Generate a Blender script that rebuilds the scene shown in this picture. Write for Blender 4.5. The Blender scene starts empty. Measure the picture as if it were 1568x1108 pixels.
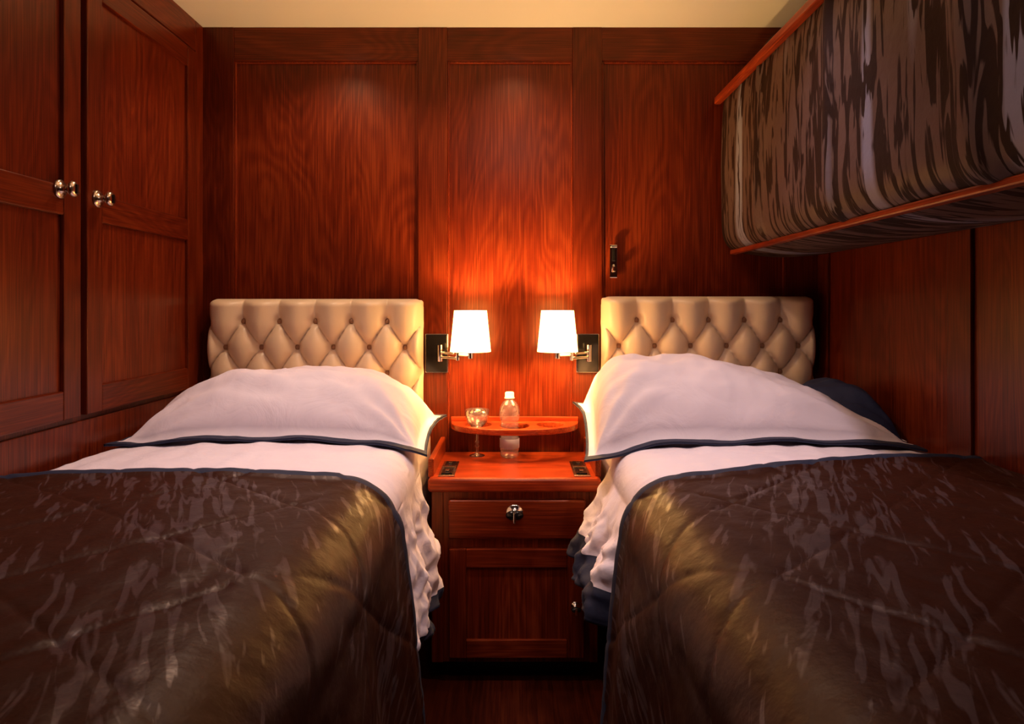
import bpy, bmesh, math, bisect
from mathutils import Vector, Matrix, noise
scene = bpy.context.scene
COL = scene.collection

# ---------------------------------------------------------------- materials
def newmat(name):
    m = bpy.data.materials.new(name); m.use_nodes = True
    nt = m.node_tree; b = nt.nodes['Principled BSDF']
    return m, nt, b
def N(nt, typ, **kw):
    n = nt.nodes.new(typ)
    for k, v in kw.items(): setattr(n, k, v)
    return n
def ramp(nt, stops):
    r = N(nt, 'ShaderNodeValToRGB'); e = r.color_ramp.elements
    e[0].position, e[0].color = stops[0][0], (*stops[0][1], 1)
    e[1].position, e[1].color = stops[-1][0], (*stops[-1][1], 1)
    for p, c in stops[1:-1]:
        x = e.new(p); x.color = (*c, 1)
    return r
def bump(nt, b, height, strength, dist=0.01):
    bp = N(nt, 'ShaderNodeBump'); bp.inputs['Strength'].default_value = strength
    bp.inputs['Distance'].default_value = dist
    nt.links.new(height, bp.inputs['Height']); nt.links.new(bp.outputs['Normal'], b.inputs['Normal'])

def wood(name, axis='z', off=0.0, gain=1.0, rough=0.30):
    m, nt, b = newmat(name); L = nt.links
    tc = N(nt, 'ShaderNodeTexCoord')
    def mp(along, o=0):
        mpn = N(nt, 'ShaderNodeMapping')
        s = [1, 1, 1]; s['xyz'.index(axis)] = along
        mpn.inputs['Scale'].default_value = s
        mpn.inputs['Location'].default_value = (off + o, off * 1.7, off * 0.6)
        L.new(tc.outputs['Object'], mpn.inputs['Vector']); return mpn
    m1 = mp(0.20); n1 = N(nt, 'ShaderNodeTexNoise')
    n1.inputs['Scale'].default_value = 4; n1.inputs['Detail'].default_value = 2; n1.inputs['Distortion'].default_value = 0.4
    L.new(m1.outputs[0], n1.inputs['Vector'])
    mu = N(nt, 'ShaderNodeMath', operation='MULTIPLY'); mu.inputs[1].default_value = 130
    L.new(n1.outputs['Fac'], mu.inputs[0])
    sn = N(nt, 'ShaderNodeMath', operation='SINE'); L.new(mu.outputs[0], sn.inputs[0])
    m2 = mp(0.02); n2 = N(nt, 'ShaderNodeTexNoise')
    n2.inputs['Scale'].default_value = 240; n2.inputs['Detail'].default_value = 3
    L.new(m2.outputs[0], n2.inputs['Vector'])
    a = N(nt, 'ShaderNodeMath', operation='MULTIPLY_ADD'); a.inputs[1].default_value = 0.065
    L.new(sn.outputs[0], a.inputs[0]); L.new(n2.outputs['Fac'], a.inputs[2])
    a2 = N(nt, 'ShaderNodeMath', operation='MULTIPLY_ADD'); a2.inputs[1].default_value = 0.55
    L.new(n1.outputs['Fac'], a2.inputs[0]); L.new(a.outputs[0], a2.inputs[2])
    g = gain*.72
    r = ramp(nt, [(0.47, (0.064*g, 0.0056*g, 0.0018*g)), (0.77, (0.140*g, 0.0150*g, 0.0036*g)), (1.0, (0.23*g, 0.034*g, 0.0075*g))])
    L.new(a2.outputs[0], r.inputs[0]); L.new(r.outputs[0], b.inputs['Base Color'])
    b.inputs['Roughness'].default_value = rough
    b.inputs['Specular IOR Level'].default_value = 0.45
    b.inputs['Specular Tint'].default_value = (1, .70, .50, 1)
    bump(nt, b, n2.outputs['Fac'], 0.06, 0.002)
    return m

WV = wood('teak_vertical', 'z'); WV2 = wood('teak_vertical_b', 'z', 3.1, 1.2); WV3 = wood('teak_vertical_c', 'z', 7.7, 0.9)
WH = wood('teak_horizontal', 'x', 5.2, 1.15); WD = wood('teak_depthwise', 'y', 2.2, 1.1)
WTOP = wood('teak_top', 'x', 9.1, 3.2, 0.28); WRAIL = wood('teak_rail', 'y', 4.1, 2.1, 0.35)
WCAB = wood('teak_cabinet', 'z', 6.3, 1.5); WCABH = wood('teak_cabinet_h', 'x', 1.9, 1.6)
WBEAD = wood('teak_bead', 'z', 2.9, 1.6)

def simple(name, col, rough=0.5, metal=0.0, **kw):
    m, nt, b = newmat(name)
    b.inputs['Base Color'].default_value = (*col, 1); b.inputs['Roughness'].default_value = rough
    b.inputs['Metallic'].default_value = metal
    tc = N(nt, 'ShaderNodeTexCoord'); n = N(nt, 'ShaderNodeTexNoise'); n.inputs['Scale'].default_value = 60
    nt.links.new(tc.outputs['Object'], n.inputs['Vector'])
    mr = N(nt, 'ShaderNodeMapRange'); mr.inputs['To Min'].default_value = max(0.02, rough*0.85); mr.inputs['To Max'].default_value = min(1, rough*1.15)
    nt.links.new(n.outputs['Fac'], mr.inputs['Value']); nt.links.new(mr.outputs[0], b.inputs['Roughness'])
    for k, v in kw.items(): b.inputs[k].default_value = v
    return m
CHROME = simple('polished_chrome', (0.80, 0.76, 0.72), 0.12, 1.0)
BRASS = simple('bronze_nickel', (0.62, 0.50, 0.40), 0.2, 1.0)
BLACKM = simple('black_mirror', (0.015, 0.012, 0.012), 0.12, 0.3)
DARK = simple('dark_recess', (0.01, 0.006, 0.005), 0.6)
CEIL = simple('ceiling_white_panel', (0.85, 0.83, 0.82), 0.6)

def cloth(name, col, bs=0.35, sc=14, fold=0.6):
    m, nt, b = newmat(name); L = nt.links
    b.inputs['Base Color'].default_value = (*col, 1); b.inputs['Roughness'].default_value = 0.75
    tc = N(nt, 'ShaderNodeTexCoord'); n = N(nt, 'ShaderNodeTexNoise')
    n.inputs['Scale'].default_value = sc; n.inputs['Detail'].default_value = 4; n.inputs['Distortion'].default_value = fold
    L.new(tc.outputs['Object'], n.inputs['Vector'])
    bump(nt, b, n.outputs['Fac'], bs, 0.012)
    return m
SHEET = cloth('white_cotton', (0.86, 0.75, 0.80), .5); NAVY = cloth('navy_cotton', (0.010, 0.014, 0.042))
SHAM = cloth('navy_sham_cotton', (0.020, 0.028, 0.085))
PILLOWM = cloth('white_pillow_cotton', (0.85, 0.73, 0.77), 0.4, 7, 1.4)

def leather():
    m, nt, b = newmat('cream_leather'); L = nt.links
    b.inputs['Base Color'].default_value = (0.92, 0.70, 0.49, 1); b.inputs['Roughness'].default_value = 0.33
    tc = N(nt, 'ShaderNodeTexCoord'); n = N(nt, 'ShaderNodeTexNoise'); n.inputs['Scale'].default_value = 260
    L.new(tc.outputs['Object'], n.inputs['Vector']); bump(nt, b, n.outputs['Fac'], 0.12, 0.002)
    return m
LEATHER = leather(); LBUT = simple('leather_button', (0.36, 0.18, 0.09), 0.45)

def pattern(name, ang=0.0, cov=0.52, lite=(0.10, 0.075, 0.08), freq=16, stretch=.16, base=(0.024, 0.0085, 0.005), lo=.3, patch=.6, soft=.06, rg=(.5, .33), sp=(.22, .6), painted_sheen=None):
    """brown quilt fabric with satin bark-like streaks; UV = metres (u across, v along streak)"""
    m, nt, b = newmat(name); L = nt.links
    tc = N(nt, 'ShaderNodeTexCoord')
    m0 = N(nt, 'ShaderNodeMapping'); m0.inputs['Rotation'].default_value = (0, 0, ang)
    L.new(tc.outputs['UV'], m0.inputs['Vector'])
    m1 = N(nt, 'ShaderNodeMapping'); m1.inputs['Scale'].default_value = (1, stretch, 1)
    L.new(m0.outputs[0], m1.inputs['Vector'])
    n1 = N(nt, 'ShaderNodeTexNoise'); n1.inputs['Scale'].default_value = freq*2; n1.inputs['Detail'].default_value = 2.5
    n1.inputs['Distortion'].default_value = 0.9; L.new(m1.outputs[0], n1.inputs['Vector'])
    n2 = N(nt, 'ShaderNodeTexNoise'); n2.inputs['Scale'].default_value = 4.0; n2.inputs['Detail'].default_value = 1
    L.new(m1.outputs[0], n2.inputs['Vector'])
    a = N(nt, 'ShaderNodeMath', operation='MULTIPLY_ADD'); a.inputs[1].default_value = patch
    L.new(n2.outputs['Fac'], a.inputs[0]); L.new(n1.outputs['Fac'], a.inputs[2])
    mr = N(nt, 'ShaderNodeMapRange'); mr.inputs['From Min'].default_value = cov+lo; mr.inputs['From Max'].default_value = cov+lo+soft
    L.new(a.outputs[0], mr.inputs['Value'])
    mx = N(nt, 'ShaderNodeMix', data_type='RGBA')
    mx.inputs['A'].default_value = (*base, 1); mx.inputs['B'].default_value = (*lite, 1)
    L.new(mr.outputs[0], mx.inputs['Factor']); outc = mx.outputs['Result']
    if painted_sheen:  # blue-grey fold highlights painted into the streak colour
        m3 = N(nt, 'ShaderNodeMapping'); m3.inputs['Scale'].default_value = (1, .07, 1); m3.inputs['Location'].default_value = (4.3, 1.1, 0)
        L.new(m0.outputs[0], m3.inputs['Vector'])
        n4 = N(nt, 'ShaderNodeTexNoise'); n4.inputs['Scale'].default_value = 7; n4.inputs['Detail'].default_value = 1; L.new(m3.outputs[0], n4.inputs['Vector'])
        r4 = N(nt, 'ShaderNodeMapRange'); r4.inputs['From Min'].default_value = .56; r4.inputs['From Max'].default_value = .62
        L.new(n4.outputs['Fac'], r4.inputs['Value'])
        mm = N(nt, 'ShaderNodeMath', operation='MULTIPLY'); L.new(r4.outputs[0], mm.inputs[0]); L.new(mr.outputs[0], mm.inputs[1])
        mx2 = N(nt, 'ShaderNodeMix', data_type='RGBA'); mx2.inputs['B'].default_value = (*painted_sheen, 1)
        L.new(mm.outputs[0], mx2.inputs['Factor']); L.new(outc, mx2.inputs['A']); outc = mx2.outputs['Result']
    L.new(outc, b.inputs['Base Color'])
    rr = N(nt, 'ShaderNodeMapRange'); rr.inputs['To Min'].default_value = rg[0]; rr.inputs['To Max'].default_value = rg[1]
    L.new(mr.outputs[0], rr.inputs['Value']); L.new(rr.outputs[0], b.inputs['Roughness'])
    r2 = N(nt, 'ShaderNodeMapRange'); r2.inputs['To Min'].default_value = sp[0]; r2.inputs['To Max'].default_value = sp[1]
    L.new(mr.outputs[0], r2.inputs['Value']); L.new(r2.outputs[0], b.inputs['Specular IOR Level'])
    b.inputs['Specular Tint'].default_value = (1, .80, .74, 1)
    n3 = N(nt, 'ShaderNodeTexNoise'); n3.inputs['Scale'].default_value = 22; n3.inputs['Detail'].default_value = 4
    L.new(tc.outputs['Object'], n3.inputs['Vector']); bump(nt, b, n3.outputs['Fac'], 0.35, 0.008)
    return m
QUILT = pattern('brown_bark_quilt', 0.45, 0.53, freq=27, lite=(.070, .043, .044), base=(.034, .0088, .0042), stretch=.15, soft=.07, sp=(.26, .6), rg=(.42, .34))
BUNKF = pattern('brown_bark_bunk', 0.0, 0.47, (0.088, 0.050, 0.042), 22, .12, (0.018, 0.0065, 0.0045), patch=.45, lo=.24, rg=(.7, .5), sp=(.15, .3), soft=.04, painted_sheen=(.20, .19, .25))

# ---------------------------------------------------------------- mesh helpers
def obj(name, me, parent=None):
    o = bpy.data.objects.new(name, me); COL.objects.link(o)
    if parent: o.parent = parent
    return o
def empty(name, loc=(0, 0, 0)):
    o = bpy.data.objects.new(name, None); o.empty_display_size = 0.05; COL.objects.link(o); return o
def finish(name, bm, mats, parent=None, smooth=False, bevel=0, seg=2):
    me = bpy.data.meshes.new(name); bmesh.ops.recalc_face_normals(bm, faces=bm.faces)
    bm.to_mesh(me); bm.free()
    for m in mats: me.materials.append(m)
    if smooth:
        for p in me.polygons: p.use_smooth = True
    o = obj(name, me, parent)
    if bevel:
        md = o.modifiers.new('bevel', 'BEVEL'); md.width = bevel; md.segments = seg; md.limit_method = 'ANGLE'
    return o
def addbox(bm, x0, x1, y0, y1, z0, z1, mi=0):
    vs = [bm.verts.new((x, y, z)) for x in (x0, x1) for y in (y0, y1) for z in (z0, z1)]
    for f in ((0, 1, 3, 2), (4, 6, 7, 5), (0, 4, 5, 1), (2, 3, 7, 6), (0, 2, 6, 4), (1, 5, 7, 3)):
        bm.faces.new([vs[i] for i in f]).material_index = mi
def boxes(name, bl, mats, parent=None, bevel=0.003, seg=2):
    bm = bmesh.new()
    for b in bl: addbox(bm, *b)
    return finish(name, bm, mats, parent, False, bevel, seg)
def addlathe(bm, prof, c, seg=32, mi=0, axis='z', smooth=True):
    rings = []
    for r, h in prof:
        ring = []
        for k in range(seg):
            a = 2*math.pi*k/seg; p = (r*math.cos(a), r*math.sin(a), h)
            if axis == 'y': p = (p[0], -p[2], p[1])
            if axis == 'x': p = (p[2], p[0], p[1])
            ring.append(bm.verts.new((c[0]+p[0], c[1]+p[1], c[2]+p[2])))
        rings.append(ring)
    for a, b in zip(rings, rings[1:]):
        for k in range(seg):
            f = bm.faces.new((a[k], a[(k+1) % seg], b[(k+1) % seg], b[k])); f.material_index = mi; f.smooth = smooth
def lathe(name, prof, c, mats, parent=None, seg=40, axis='z'):
    bm = bmesh.new(); addlathe(bm, prof, c, seg, 0, axis)
    return finish(name, bm, mats, parent, True)
def addcyl(bm, a, b, r, seg=16, mi=0):
    a = Vector(a); b = Vector(b); d = b-a; q = d.to_track_quat('Z', 'Y'); Lh = d.length
    rings = []
    for rr, h in ((0.0001, 0), (r, 0), (r, Lh), (0.0001, Lh)):
        rings.append([bm.verts.new(a + q @ Vector((rr*math.cos(2*math.pi*k/seg), rr*math.sin(2*math.pi*k/seg), h))) for k in range(seg)])
    for p, s in zip(rings, rings[1:]):
        for k in range(seg):
            f = bm.faces.new((p[k], p[(k+1) % seg], s[(k+1) % seg], s[k])); f.material_index = mi
def cyls(name, cl, mats, parent=None, bevel=0.001):
    bm = bmesh.new()
    for c in cl: addcyl(bm, *c)
    return finish(name, bm, mats, parent, False, bevel)
def grid(name, fn, nu, nv, mats, matfn=None, parent=None, solid=0, soff=-1, flip=False):
    vs = []; uvs = []
    for j in range(nv+1):
        for i in range(nu+1):
            p, uv = fn(i/nu, j/nv); vs.append(p); uvs.append(uv)
    fs = []; mi = []
    for j in range(nv):
        for i in range(nu):
            a = j*(nu+1)+i; f = (a, a+1, a+nu+2, a+nu+1)
            if flip: f = f[::-1]
            fs.append(f); mi.append(matfn((i+.5)/nu, (j+.5)/nv) if matfn else 0)
    me = bpy.data.meshes.new(name); me.from_pydata(vs, [], fs)
    ul = me.uv_layers.new(name='UVMap')
    for p in me.polygons:
        p.use_smooth = True; p.material_index = mi[p.index]
        for li in p.loop_indices: ul.data[li].uv = uvs[me.loops[li].vertex_index]
    for m in mats: me.materials.append(m)
    o = obj(name, me, parent)
    if solid:
        md = o.modifiers.new('solid', 'SOLIDIFY'); md.thickness = solid; md.offset = soff
    return o
def sstep(a, b, x):
    t = max(0, min(1, (x-a)/(b-a))); return t*t*(3-2*t)
def nz(x, y, z=0.0): return noise.noise(Vector((x, y, z)))

# ---------------------------------------------------------------- room shell
YF = -3.1; ZC = 2.22; XL = -1.17; XR = 1.135
boxes('floor', [(XL-.05, XR+.05, YF-.05, .06, -.05, 0, 0)], [wood('floor_teak', 'y', 1.3, 0.4, 0.35)], bevel=0)
boxes('ceiling', [(XL-.05, XR+.05, YF-.05, .06, ZC, ZC+.05, 0)], [CEIL], bevel=0)
PB = 0.014
bw = [(XL-.05, XR+.05, PB, .06, 0, ZC, 1)]
for x0, x1 in ((XL, -1.044), (-.359, -.25), (.216, .325), (1.007, XR)):
    bw.append((x0, x1, 0, .03, 0, ZC, 0))
for x0, x1 in ((-1.044, -.359), (-.25, .216), (.325, 1.007)):
    bw.append((x0, x1, 0.002, .03, 2.095, ZC, 2)); bw.append((x0, x1, 0.002, .03, 0, .12, 2))
    for e, s in ((x0, 1), (x1, -1)):
        bw.append((min(e, e+s*.007), max(e, e+s*.007), .006, .03, .12, 2.095, 3))
    bw.append((x0+.007, x1-.007, .006, .03, 2.088, 2.095, 3))
boxes('wall_back', bw, [WV, WV2, WH, WBEAD], bevel=0.002)
lw = [(XL-.05, XL, YF, .0, 0, ZC, 0), (XL, XL+.012, -.058, 0, 0, ZC, 1), (XL, XL+.012, YF, -.058, 2.11, ZC, 2), (XL, XL+.010, YF, -.06, .0, .875, 1)]
boxes('wall_left', lw, [WV3, WV2, WD], bevel=0.002)
rw = [(XR, XR+.05, YF, 0, 0, ZC, 0)]
for y0, y1 in ((-.08, 0), (-.84, -.75), (-1.62, -1.53), (-2.4, -2.31)):
    rw.append((XR-.010, XR, y0, y1, 0, ZC, 1))
boxes('wall_right', rw, [WV2, WV], bevel=0.002)
boxes('wall_front', [(XL-.05, XR+.05, YF-.05, YF, 0, ZC, 0), (-.4, .4, YF, YF+.02, 0, 2.0, 1)], [WV, WV2], bevel=0.002)

# ---------------------------------------------------------------- wardrobe doors
def wdoor(y0, y1, knob_y):
    e = empty('wardrobe_door'); xf = -1.150; xb = XL+.001; z0, z1 = .89, 2.10; st = .068; zm0, zm1 = 1.415, 1.49
    boxes('frame', [(xb, xf, y0, y0+st, z0, z1, 0), (xb, xf, y1-st, y1, z0, z1, 0),
                    (xb, xf-.0005, y0+st, y1-st, z0, z0+.075, 1), (xb, xf-.0005, y0+st, y1-st, z1-.07, z1, 1),
                    (xb, xf-.0005, y0+st, y1-st, zm0, zm1, 1)], [WV, WD], e, 0.003)
    ps = []
    for a, b in ((z0+.075, zm0), (zm1, z1-.07)):
        ps.append((xb, xf-.011, y0+st, y1-st, a, b, 0))
    boxes('panels', ps, [WV2], e, 0)
    lathe('knob', [(0.0001, 0), (.024, 0), (.024, .004), (.020, .006), (.010, .008), (.008, .022), (.012, .026), (.019, .031), (.021, .036), (.017, .041), (.009, .043), (.0001, .0435)],
          (xf, knob_y, 1.478), [BRASS], e, 32, 'x')
    boxes('knob_slot', [(xf+.041, xf+.046, knob_y-.004, knob_y+.004, 1.466, 1.49, 0)], [BLACKM], e, 0.001)
wdoor(-.69, -.062, -.645)
wdoor(-1.36, -.715, -.80)
wdoor(-2.02, -1.375, -1.42)

# ---------------------------------------------------------------- headboards
def headboard(cx, W, ztop, zr1):
    e = empty('headboard')
    px, pz = .131, .094; zb = .55; H = ztop-zb; nu, nv = 200, 150; R = .028
    def dep(x, z):
        X = x-cx; Z = z-zr1
        if Z > 0: h = abs(math.sin(math.pi*(X/px)))**.8
        else:
            A = X/px+Z/(2*pz); B = X/px-Z/(2*pz); h = abs(math.sin(math.pi*A)*math.sin(math.pi*B))**.4
        d = .046+.039*h
        j = round(-Z/pz); j = max(0, j); zz = -j*pz; o = 0 if j % 2 == 0 else .5
        k = round(X/px-o)+o; r2 = (X-k*px)**2+(Z-zz)**2
        d -= .016*math.exp(-r2/(.017**2))
        ed = max(0, min(x-(cx-W/2), cx+W/2-x, ztop-z))
        if ed < R: d *= .35+.65*math.sqrt(max(0, 1-(1-ed/R)**2))
        return d
    def fn(i, j):
        x = cx-W/2+W*i; z = zb+H*j
        ex = max(0, abs(x-cx)-(W/2-.03))
        z2 = z-(.03-math.sqrt(max(0, .03**2-ex*ex)))*max(0, (j-.8)/.2)
        return (x, -dep(x, z)-.003, z2), (x, z)
    grid('tufted_face', fn, nu, nv, [LEATHER], None, e)
    boxes('back', [(cx-W/2+.002, cx+W/2-.002, -.03, -0.002, .3, ztop-.004, 0)], [LEATHER], e, 0.01, 3)
    bm = bmesh.new()
    for j in range(0, 5):
        o = 0 if j % 2 == 0 else .5
        for k in range(-3, 4):
            X = (k+o)*px
            if abs(X) > W/2-.03: continue
            z = zr1-j*pz
            addlathe(bm, [(0.0001, .011), (.005, .0105), (.009, .007), (.0110, .001), (.009, -.004)], (cx+X, -.039, z), 16, 0, 'y')
    finish('buttons', bm, [LBUT], e, True)
headboard(-.727, .783, 1.210, 1.128)
headboard(.707, .778, 1.219, 1.133)

# ---------------------------------------------------------------- beds
ZT = .78
def crown(x): return ZT+.018*max(0, 1-((abs(x)-.72)/.42)**2)
def cross(t, xi, r, off, flare, wav):
    xw = 1.12; L1 = xw-(xi+r)
    if t < L1:
        X = xw-t; return X, crown(X)+off, 0
    t -= L1
    if t < r*math.pi/2:
        a = t/r; return xi+r-(r+off)*math.sin(a), crown(xi+r)-r+(r+off)*math.cos(a), 0
    q = t-r*math.pi/2
    return xi-off-flare*(1-math.exp(-q*3.2))*1.3-wav*min(1, q/.12), crown(xi+r)-r-q, q

def make_bed(s, nm, flare_s, hem, band, edge_fn, bl_xi, seed):
    e = empty('bed')
    boxes('bed_base', [(min(s*.33, s*1.12), max(s*.33, s*1.12), -2.02, -.10, .0, .42, 0)], [WV3], e, .004)
    boxes('mattress', [(min(s*.315, s*1.12), max(s*.315, s*1.12), -2.03, -.10, .42, ZT-.012, 0)], [SHEET], e, .05, 4)
    y0, y1 = -.094, -1.16; r = .085
    def sfn(i, j):
        y = y0+(y1-y0)*j
        under = sstep(-.97, -1.06, y)
        fl = flare_s*sstep(-.36, -.60, y)*(1-under); xi = .305-.03*sstep(-.38, -.6, y)+.012*under
        ttop = 1.12-(xi+r); tot = ttop+r*math.pi/2+(crown(xi+r)-r-hem)
        t = tot*i
        wr = sstep(-.40, -.55, y)*(1-under)
        cr_ = abs(nz(y*11+3*nz(y*4, t*6, seed), t*9, seed+2)); cr2 = abs(nz(y*22+t*12, t*17-y*9, seed+6)); cr3 = abs(nz(y*9-t*15, t*8+y*12, seed+9))
        wav = wr*(.014*math.sin(y*30+seed+2.5*nz(y*3, seed))+.010*nz(y*14, t*5, seed)-.030*cr_-.022*cr2-.026*cr3)
        wav -= .002*wr
        X, z, q = cross(t, xi, r, 0, fl, wav)
        if q == 0: z += .004*nz(X*9, y*9, seed)+.004*nz(X*22, y*6, seed+3)-.006*abs(nz(X*6+y*5, y*13, seed))
        if q > 0: z += .014*nz(y*5, seed, 2.0)
        return (s*X, y, z), (t, -y)
    xi_=.275; tot_ = (1.12-(xi_+r))+r*math.pi/2+(crown(xi_+r)-r-hem)
    grid('bed_sheet', sfn, 220, 170, [SHEET, NAVY], lambda i, j: 1 if i*tot_ > tot_-band else 0, None, .004, -1, flip=(s > 0))
    yend = -2.06; dropf = .5; hemb = .22
    def bfn(i, j):
        xi = bl_xi; r = .10
        ttop = 1.12-(xi+r); tot = ttop+r*math.pi/2+(crown(xi+r)-r-hemb); t = tot*i
        X0 = 1.12-t if t < ttop else xi+r
        ye = edge_fn(X0, max(0, t-ttop)); Ltop = ye-yend; Lt = 1.02+dropf+.1; w = Lt*j
        y = ye-w*(Ltop/1.02); dz = 0
        if w > 1.02:
            qd = w-1.02; rr = .08
            if qd < rr*math.pi/2: a = qd/rr; y = yend-rr*math.sin(a); dz = rr*(1-math.cos(a))
            else: y = yend-rr; dz = rr+qd-rr*math.pi/2
        wav = .012*math.sin(w*13+seed)*sstep(0, .1, w)+.008*nz(w*9, t*3, seed+7)
        X, z, q = cross(t, xi, r, .017, .045, wav)
        c, sn = math.cos(.62), math.sin(.62); p = (t*c+w*sn)/.235; pq = (-t*sn+w*c)/.235
        d1 = abs(p-round(p))*.235; d2 = abs(pq-round(pq))*.235
        seam = .0032*(math.exp(-(d1/.006)**2)+math.exp(-(d2/.006)**2))
        puff = .002*nz(t*8, w*8, seed)+.0025*nz(t*25, w*18, seed)
        n = puff-seam
        if w < .07: n += .010*math.exp(-((w-.025)/.018)**2)
        if q == 0 and X > xi+r: z += n
        else: X -= n; z += n*.2
        zz = max(z-dz, .10) if dz > 0 else z
        return (s*X, y, zz), (t, w)
    grid('bedspread', bfn, 190, 230, [QUILT, NAVY], lambda i, j: 1 if j*1.62 < .034 else 0, None, .012, -1, flip=(s > 0))
make_bed(-1, 'l', .085, .36, .03, lambda X, q: -1.04, .275, 1.3)
make_bed(1, 'r', .185, .47, .07, lambda X, q: -1.035+.19*sstep(.28, 1.15, X)-.02*q, .262, 5.1)

# ---------------------------------------------------------------- pillows
def pillow(cx, cy, W, D, Hf, zb, seed, mats, rot=0.0, name='pillow', flange=.05, pu=3.6, pl=3.6, eu=.5):
    nu, nv = 120, 76; vs = []; fs = []; mi = []
    cr, sr = math.cos(rot), math.sin(rot); fu = 1-flange/W*.6; fv = 1-flange/D*.75
    def UV(i, j):
        U = -1+2*i/nu; V = -1+2*j/nv
        return math.sin(U*math.pi/2)*.45+U*.55, math.sin(V*math.pi/2)*.45+V*.55
    def P(i, j, side):
        U, V = UV(i, j)
        u = max(-1, min(1, U/fu)); v = max(-1, min(1, V/fv))
        pw = pu if u > 0 else pl
        f = (max(0, 1-abs(u)**pw)**eu)*(max(0, 1-abs(v)**2.4)**.6)
        x = W*U*(1-.045*(1-V*V)); y = D*V*(1-.06*(1-U*U))
        X = cx+x*cr-y*sr; Y = cy+x*sr+y*cr
        base = zb(X, Y); H = Hf(U, V)
        wr = .012*nz(X*6, Y*8, seed)+.008*nz(X*5+Y*14, Y*20, seed+3)+.003*nz(X*30, Y*16, seed)
        wr -= .018*abs(nz(X*4+Y*6, Y*5-X*3, seed+9))+.008*abs(nz(X*11-Y*8, Y*9+X*5, seed+12))
        cor = (abs(u)*abs(v))**2; wr += .014*math.sin(math.atan2(1.05-abs(v), 1.05-abs(u))*14)*cor*(1-cor)*2
        if side == 0: z = base+.010+H*f+wr*(.3+f)
        else: z = base+.003+wr*.2
        if abs(U) > fu or abs(V) > fv: z += .004*math.sin(X*22+seed)
        return (X, Y, z)
    for side in (0, 1):
        for j in range(nv+1):
            for i in range(nu+1): vs.append(P(i, j, side))
    st = (nu+1)*(nv+1)
    def isfl(i, j):
        U, V = UV(i+.5, j+.5); return 1 if (abs(V) > fv or abs(U) > 1-.25*(1-fu)) else 0
    for j in range(nv):
        for i in range(nu):
            a = j*(nu+1)+i; f = (a, a+1, a+nu+2, a+nu+1)
            fs.append(f); mi.append(isfl(i, j)); fs.append(tuple(st+k for k in f[::-1])); mi.append(isfl(i, j))
    def rim(a, b): fs.append((a, st+a, st+b, b)); mi.append(1)
    for i in range(nu): rim(i+1, i); rim(nv*(nu+1)+i, nv*(nu+1)+i+1)
    for j in range(nv): rim(j*(nu+1), (j+1)*(nu+1)); rim((j+1)*(nu+1)+nu, j*(nu+1)+nu)
    me = bpy.data.meshes.new(name); me.from_pydata(vs, [], fs)
    for m in mats: me.materials.append(m)
    for p in me.polygons: p.use_smooth = True; p.material_index = mi[p.index]
    return obj(name, me)
def zl(X, Y):
    a = abs(X); b = crown(X)+.008
    if a < .39: b -= .30*(.39-a)**1.3*sstep(-.3, -.55, Y)
    return b
pillow(-.690, -.370, .448, .268, lambda U, V: .176, zl, 2.0, [PILLOWM, NAVY], 0.0, flange=.052, pu=4.2, pl=2.9)
pillow(.770, -.345, .350, .235, lambda U, V: .080+.085*sstep(.2, .9, U), zl, 8.0, [SHAM, SHEET], 0.0, flange=.012, pu=8, eu=.35)
pillow(.660, -.395, .462, .278, lambda U, V: .170-.060*U, lambda X, Y: zl(X, Y)+.045*sstep(-.6, -.25, Y)*sstep(1.06, .45, X), 4.4, [PILLOWM, NAVY], -.03, flange=.052, pl=6.5, pu=2.7, eu=.45)

# ---------------------------------------------------------------- nightstand
ns = empty('nightstand'); yf = -.375
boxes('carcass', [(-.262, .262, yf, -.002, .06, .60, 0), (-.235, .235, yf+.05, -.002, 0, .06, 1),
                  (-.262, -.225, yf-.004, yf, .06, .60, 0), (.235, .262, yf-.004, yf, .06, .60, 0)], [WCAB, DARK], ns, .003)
boxes('top', [(-.272, .272, -.40, -.002, .60, .645, 0)], [WTOP], ns, .012, 4)
boxes('fiddle_rails', [(-.274, -.256, -.37, -.002, .64, .700, 0), (.256, .274, -.37, -.002, .64, .700, 0)], [WRAIL], ns, .005, 3)
boxes('drawer_front', [(-.208, .222, yf-.018, yf, .452, .575, 0)], [WCABH], ns, .006, 3)
boxes('door_frame', [(-.205, -.152, yf-.018, yf, .08, .422, 0), (.165, .218, yf-.018, yf, .08, .422, 0),
                     (-.152, .165, yf-.0175, yf, .363, .422, 1), (-.152, .165, yf-.0175, yf, .08, .137, 1)], [WCAB, WCABH], ns, .003)
boxes('door_panel', [(-.152, .165, yf-.008, yf, .137, .363, 0)], [WCAB], ns, 0)
def pull(x, z, y, e, k=1.0):
    lathe('pull_rose', [(0.0001, 0), (.027*k, 0), (.027*k, .004), (.022*k, .007), (.010*k, .009), (.009*k, .02), (.0001, .02)], (x, y, z), [CHROME], e, 32, 'y')
    bm = bmesh.new(); addlathe(bm, [(0.0001, .0), (.014*k, .002), (.019*k, .008), (.019*k, .014), (.012*k, .02), (.0001, .021)], (0, 0, 0), 32, 0, 'y')
    for v in bm.verts: v.co.x *= 1.45; v.co.z *= .8; v.co += Vector((x, y-.018, z))
    finish('pull_knob', bm, [BLACKM], e, True)
    boxes('pull_bar', [(x-.004, x+.004, y-.043, y-.03, z-.022*k, z+.012*k, 0)], [CHROME], e, .002)
pull(0, .537, yf-.018, ns)
pull(.19, .245, yf-.018, ns, .55)
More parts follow.
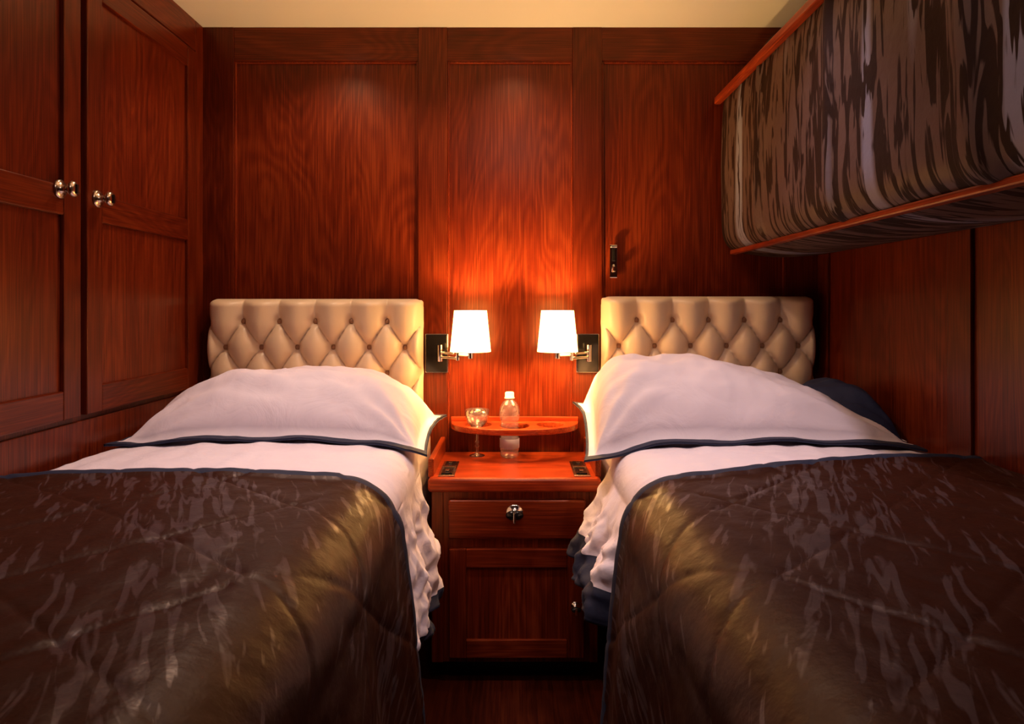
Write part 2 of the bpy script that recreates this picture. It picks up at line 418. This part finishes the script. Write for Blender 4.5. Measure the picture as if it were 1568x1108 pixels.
for x in (-.216, .214):
    bl = [(x-.026, x+.026, -.378, -.185, .645, .650, 0), (x-.017, x+.017, -.364, -.305, .650, .654, 1), (x-.017, x+.017, -.26, -.20, .650, .654, 1),
          (x-.022, x+.022, -.295, -.270, .650, .657, 0), (x-.006, x+.006, -.345, -.325, .654, .658, 0), (x-.006, x+.006, -.24, -.22, .654, .658, 0)]
    boxes('hinge_latch', bl, [BRASS, BLACKM], ns, .001)

def shelf():
    e = empty('cup_holder_shelf'); a, b = .232, .185
    crv = bpy.data.curves.new('rack_board', 'CURVE'); crv.dimensions = '2D'; crv.fill_mode = 'BOTH'
    crv.extrude = .008; crv.bevel_depth = .002; crv.bevel_resolution = 2
    def poly(pts):
        sp = crv.splines.new('POLY'); sp.points.add(len(pts)-1)
        for p, q in zip(sp.points, pts): p.co = (q[0], q[1], 0, 1)
        sp.use_cyclic_u = True
    n = 60
    poly([(a*math.cos(math.pi+math.pi*k/n), -.003-b*abs(math.sin(math.pi+math.pi*k/n))**.8) for k in range(n+1)])
    for hx, hy, rx, ry in ((-.128, -.078, .047, .056), (0.0, -.10, .055, .066), (.128, -.078, .051, .056)):
        poly([(hx+rx*math.cos(-2*math.pi*k/40), hy+ry*math.sin(-2*math.pi*k/40)) for k in range(40)])
    o = bpy.data.objects.new('rack_board', crv); COL.objects.link(o); o.location = (0, 0, .748); o.parent = e
    crv.materials.append(WTOP)
    boxes('back_rail', [(-.236, .236, -.012, -.001, .752, .775, 0)], [WTOP], e, .003)
shelf()

# ---------------------------------------------------------------- bottle and glass
def thinclear(name, tint, haze, spec):
    m = bpy.data.materials.new(name); m.use_nodes = True; nt = m.node_tree; nt.nodes.clear(); L = nt.links
    out = N(nt, 'ShaderNodeOutputMaterial'); tr = N(nt, 'ShaderNodeBsdfTransparent'); tr.inputs[0].default_value = (*tint, 1)
    gl = N(nt, 'ShaderNodeBsdfGlossy'); gl.inputs['Roughness'].default_value = .06
    df = N(nt, 'ShaderNodeBsdfTranslucent'); df.inputs[0].default_value = (.9, .87, .9, 1)
    d2 = N(nt, 'ShaderNodeBsdfDiffuse'); d2.inputs[0].default_value = (.9, .87, .9, 1)
    ad = N(nt, 'ShaderNodeMixShader'); L.new(df.outputs[0], ad.inputs[1]); L.new(d2.outputs[0], ad.inputs[2])
    lw = N(nt, 'ShaderNodeLayerWeight'); lw.inputs[0].default_value = spec
    m1 = N(nt, 'ShaderNodeMixShader'); m1.inputs[0].default_value = haze; L.new(tr.outputs[0], m1.inputs[1]); L.new(ad.outputs[0], m1.inputs[2])
    m2 = N(nt, 'ShaderNodeMixShader'); L.new(lw.outputs['Facing'], m2.inputs[0]); L.new(m1.outputs[0], m2.inputs[1]); L.new(gl.outputs[0], m2.inputs[2])
    L.new(m2.outputs[0], out.inputs[0]); return m
PLAST = thinclear('clear_plastic', (.96, .95, .97), .16, .35); GLS = thinclear('clear_glass', (.97, .96, .97), .08, .45)
CAP = simple('bottle_cap', (0.85, 0.78, 0.78), 0.4); LAB = simple('bottle_label', (0.40, 0.40, 0.60), 0.4)
bt = empty('water_bottle'); bz = .6455; bc = (-.018, -.100, bz)
prof = [(0.0001, .002), (.026, .0), (.033, .006), (.034, .02), (.0325, .024), (.034, .03), (.034, .075)]
for k in range(4):
    z = .08+k*.012; prof += [(.034, z), (.0305, z+.006)]
prof += [(.032, .130), (.0355, .140), (.037, .155), (.0365, .168), (.033, .182), (.025, .195), (.0155, .204), (.0135, .21), (.0135, .214)]
lathe('bottle_body', prof, bc, [PLAST], bt)
lathe('bottle_cap', [(.0001, .232), (.014, .232), (.016, .229), (.016, .214), (.018, .213), (.018, .209), (.014, .208)], bc, [CAP], bt)
lathe('bottle_label', [(.0345, .034), (.0352, .036), (.0352, .066), (.0345, .068)], bc, [LAB], bt)
gl = empty('coupe_glass'); gc = (-.135, -.078, .6455)
gp = [(.0001, .0), (.027, .0), (.028, .002), (.012, .006), (.005, .014), (.0045, .03), (.010, .036), (.0045, .042), (.010, .049), (.0045, .055), (.004, .085), (.006, .095), (.020, .105), (.036, .122), (.042, .140), (.045, .166),
      (.0435, .166), (.0405, .141), (.034, .125), (.018, .109), (.0001, .105)]
lathe('glass_body', gp, gc, [GLS], gl, 48)

# ---------------------------------------------------------------- wall sconces
def shademat():
    m, nt, b = newmat('lamp_shade_fabric'); L = nt.links
    b.inputs['Base Color'].default_value = (.9, .8, .6, 1); b.inputs['Roughness'].default_value = .8
    b.inputs['Emission Color'].default_value = (1, .56, .17, 1); b.inputs['Emission Strength'].default_value = 12
    tc = N(nt, 'ShaderNodeTexCoord'); n = N(nt, 'ShaderNodeTexNoise'); n.inputs['Scale'].default_value = 150
    L.new(tc.outputs['Object'], n.inputs['Vector']); bump(nt, b, n.outputs['Fac'], .1, .001)
    return m
SHD = shademat()
BULB = newmat('bulb_glow'); BULB[2].inputs['Emission Color'].default_value = (1, .75, .4, 1); BULB[2].inputs['Emission Strength'].default_value = 15; BULB = BULB[0]
def sconce(s):
    e = empty('wall_sconce'); xp = -.289 if s < 0 else .271; ys = -.150; xs = s*.154 if s < 0 else .150
    boxes('back_plate', [(xp-.040, xp+.040, -.016, -.001, .940, 1.078, 0)], [BLACKM], e, .003)
    boxes('plate_rim', [(xp-.0425, xp+.0425, -.006, -.001, .937, 1.081, 0)], [CHROME], e, .002)
    za = 1.012; xh = s*.268
    cl = [((xh, -.016, za), (xh, -.075, za), .007), ((xh, -.075, za-.028), (xh, -.075, za+.032), .0085),
          ((xh, -.075, za-.012), (s*.20, -.130, za-.012), .005), ((xh, -.075, za+.004), (s*.215, -.118, za+.004), .004),
          ((s*.20, -.130, za-.020), (s*.20, -.130, za+.010), .007), ((s*.20, -.130, za), (xs, ys, za), .005),
          ((xs, ys, za-.012), (xs, ys, za+.012), .009), ((xs, ys, za), (xs, ys, 1.072), .005)]
    cyls('swing_arm', cl, [CHROME], e)
    lathe('shade', [(.071, 1.025), (.057, 1.168), (.0555, 1.168), (.0695, 1.025), (.071, 1.025)], (xs, ys, 0), [SHD], e, 48)
    lathe('bulb', [(.0001, 1.075), (.010, 1.076), (.012, 1.083), (.016, 1.092), (.016, 1.105), (.010, 1.116), (.0001, 1.118)], (xs, ys, 0), [BULB], e, 24)
    ld = bpy.data.lights.new('bulb_light', 'POINT'); ld.energy = 16; ld.color = (1, .56, .18); ld.shadow_soft_size = .012
    lo = bpy.data.objects.new('bulb_light', ld); COL.objects.link(lo); lo.location = (xs, ys, 1.130); lo.parent = e
    ld = bpy.data.lights.new('bulb_light_lower', 'POINT'); ld.energy = 6; ld.color = (1, .56, .18); ld.shadow_soft_size = .012
    lo = bpy.data.objects.new('bulb_light_lower', ld); COL.objects.link(lo); lo.location = (xs+.015, ys, 1.062); lo.parent = e
sconce(-1); sconce(1)

hk = empty('coat_hook')
boxes('hook_plate', [(.353, .381, -.008, -.001, 1.288, 1.412, 0), (.361, .373, -.011, -.006, 1.350, 1.395, 1)], [CHROME, BLACKM], hk, .003)
cyls('hook_arm', [((.367, -.006, 1.335), (.367, -.024, 1.312), .006), ((.367, -.024, 1.312), (.367, -.026, 1.330), .006), ((.355, -.012, 1.405), (.379, -.012, 1.405), .006)], [CHROME], hk)

# ---------------------------------------------------------------- upper bunk
ub = empty('upper_bunk')
sec = [(1.12, 2.05), (.95, 2.06), (.83, 2.03), (.785, 1.985), (.768, 1.94), (.760, 1.85), (.757, 1.72), (.758, 1.58), (.760, 1.47), (.772, 1.415), (.806, 1.384), (.87, 1.370), (.95, 1.362), (1.04, 1.364), (1.12, 1.372)]
acc = [0]
for p, q in zip(sec, sec[1:]): acc.append(acc[-1]+math.dist(p, q))
def catm(t):
    k = min(len(sec)-2, max(0, bisect.bisect(acc, t)-1)); u = (t-acc[k])/(acc[k+1]-acc[k])
    p = [sec[max(0, k-1)], sec[k], sec[k+1], sec[min(len(sec)-1, k+2)]]
    return tuple(.5*((2*p[1][d])+(-p[0][d]+p[2][d])*u+(2*p[0][d]-5*p[1][d]+4*p[2][d]-p[3][d])*u*u+(-p[0][d]+3*p[1][d]-3*p[2][d]+p[3][d])*u**3) for d in (0, 1))
def bf(i, j):
    t = acc[-1]*i; x, z = catm(t); y = -.012-2.1*j
    face = sstep(1.13, .85, x); f = 0
    for c, w, a in ((-.41, .020, .014), (-.88, .025, .015), (-1.38, .035, .015), (-.15, .05, .004), (-.63, .05, .004)):
        f += a*math.exp(-((y-c+.02*nz(z*4, c))/w)**2)
    f += .004*nz(y*7, z*3, 1.0)
    endr = min(1, (-y-.0)/.05); pinch = .02*(1-math.sqrt(max(0, 1-(1-endr)**2)))
    x = x-face*f+face*pinch; z = z+pinch*(1 if z < 1.5 else 0)
    return (x, y, z), (y, t)
grid('bunk_mattress_cover', bf, 110, 220, [BUNKF], None, ub)
boxes('bunk_panel', [(.86, 1.125, -2.1, -.02, 1.40, 2.02, 0)], [WV3], ub, .01)
boxes('upper_rail', [(.740, .764, -2.1, -.005, 1.930, 1.956, 0)], [WRAIL], ub, .004)
boxes('lower_rail', [(.790, .814, -2.1, -.03, 1.373, 1.389, 0)], [WRAIL], ub, .004)

# ---------------------------------------------------------------- lights
LENS = newmat('downlight_lens'); LENS[2].inputs['Emission Color'].default_value = (1, .85, .7, 1); LENS[2].inputs['Emission Strength'].default_value = 4; LENS = LENS[0]
LENS2 = newmat('fill_dome_opal'); LENS2[2].inputs['Emission Color'].default_value = (1, .85, .8, 1); LENS2[2].inputs['Emission Strength'].default_value = .8; LENS2 = LENS2[0]  # glow of the added fill dome
def downlight(x, y, en, col, ang, blend=.6, r=.025):
    e = empty('ceiling_downlight')
    lathe('bezel', [(.045, 0), (.045, -.006), (.032, -.008), (.030, -.002)], (x, y, ZC), [CHROME], e, 32)
    lathe('lens', [(.0001, -.003), (.030, -.003)], (x, y, ZC), [LENS], e, 32)
    ld = bpy.data.lights.new('spot', 'SPOT'); ld.energy = en; ld.color = col; ld.spot_size = math.radians(ang); ld.spot_blend = blend; ld.shadow_soft_size = r
    lo = bpy.data.objects.new('spot', ld); COL.objects.link(lo); lo.location = (x, y, ZC-.012); lo.parent = e
downlight(-.66, -.32, 16, (1, .70, .48), 130)
downlight(.0, -.32, 13, (1, .68, .44), 130)
downlight(-.55, -.88, 40, (1, .79, .84), 82, 1.0, .05)  # this and the next: spots added to brighten pillows and sheets
downlight(.52, -.88, 40, (1, .79, .86), 82, 1.0, .05)
e = empty('added_fill_lamp')  # unseen dome and area light, added for general fill
lathe('fill_dome', [(.17, 0), (.17, -.02), (.15, -.035), (.08, -.045), (.0001, -.048)], (0, -1.6, ZC), [LENS2], e, 40)
ld = bpy.data.lights.new('fill_light', 'AREA'); ld.shape = 'DISK'; ld.size = .34; ld.energy = 3.5; ld.color = (1, .80, .78)
lo = bpy.data.objects.new('fill_light', ld); COL.objects.link(lo); lo.location = (0, -1.6, ZC-.055); lo.parent = e
w = bpy.data.worlds.new('world'); scene.world = w; w.use_nodes = True
w.node_tree.nodes['Background'].inputs[0].default_value = (.5, .4, .4, 1); w.node_tree.nodes['Background'].inputs[1].default_value = .02

# ---------------------------------------------------------------- camera
cd = bpy.data.cameras.new('camera'); cam = bpy.data.objects.new('camera', cd); COL.objects.link(cam)
cam.location = (0, -2.5, 1.18); cam.rotation_euler = (math.radians(90), 0, 0)
cd.sensor_width = 36; cd.lens = 36*1030/1568; cd.shift_x = -4/1568; cd.shift_y = -84/1568; cd.clip_start = .02
scene.camera = cam
scene.view_settings.view_transform = 'Standard'
scene.view_settings.look = 'None'
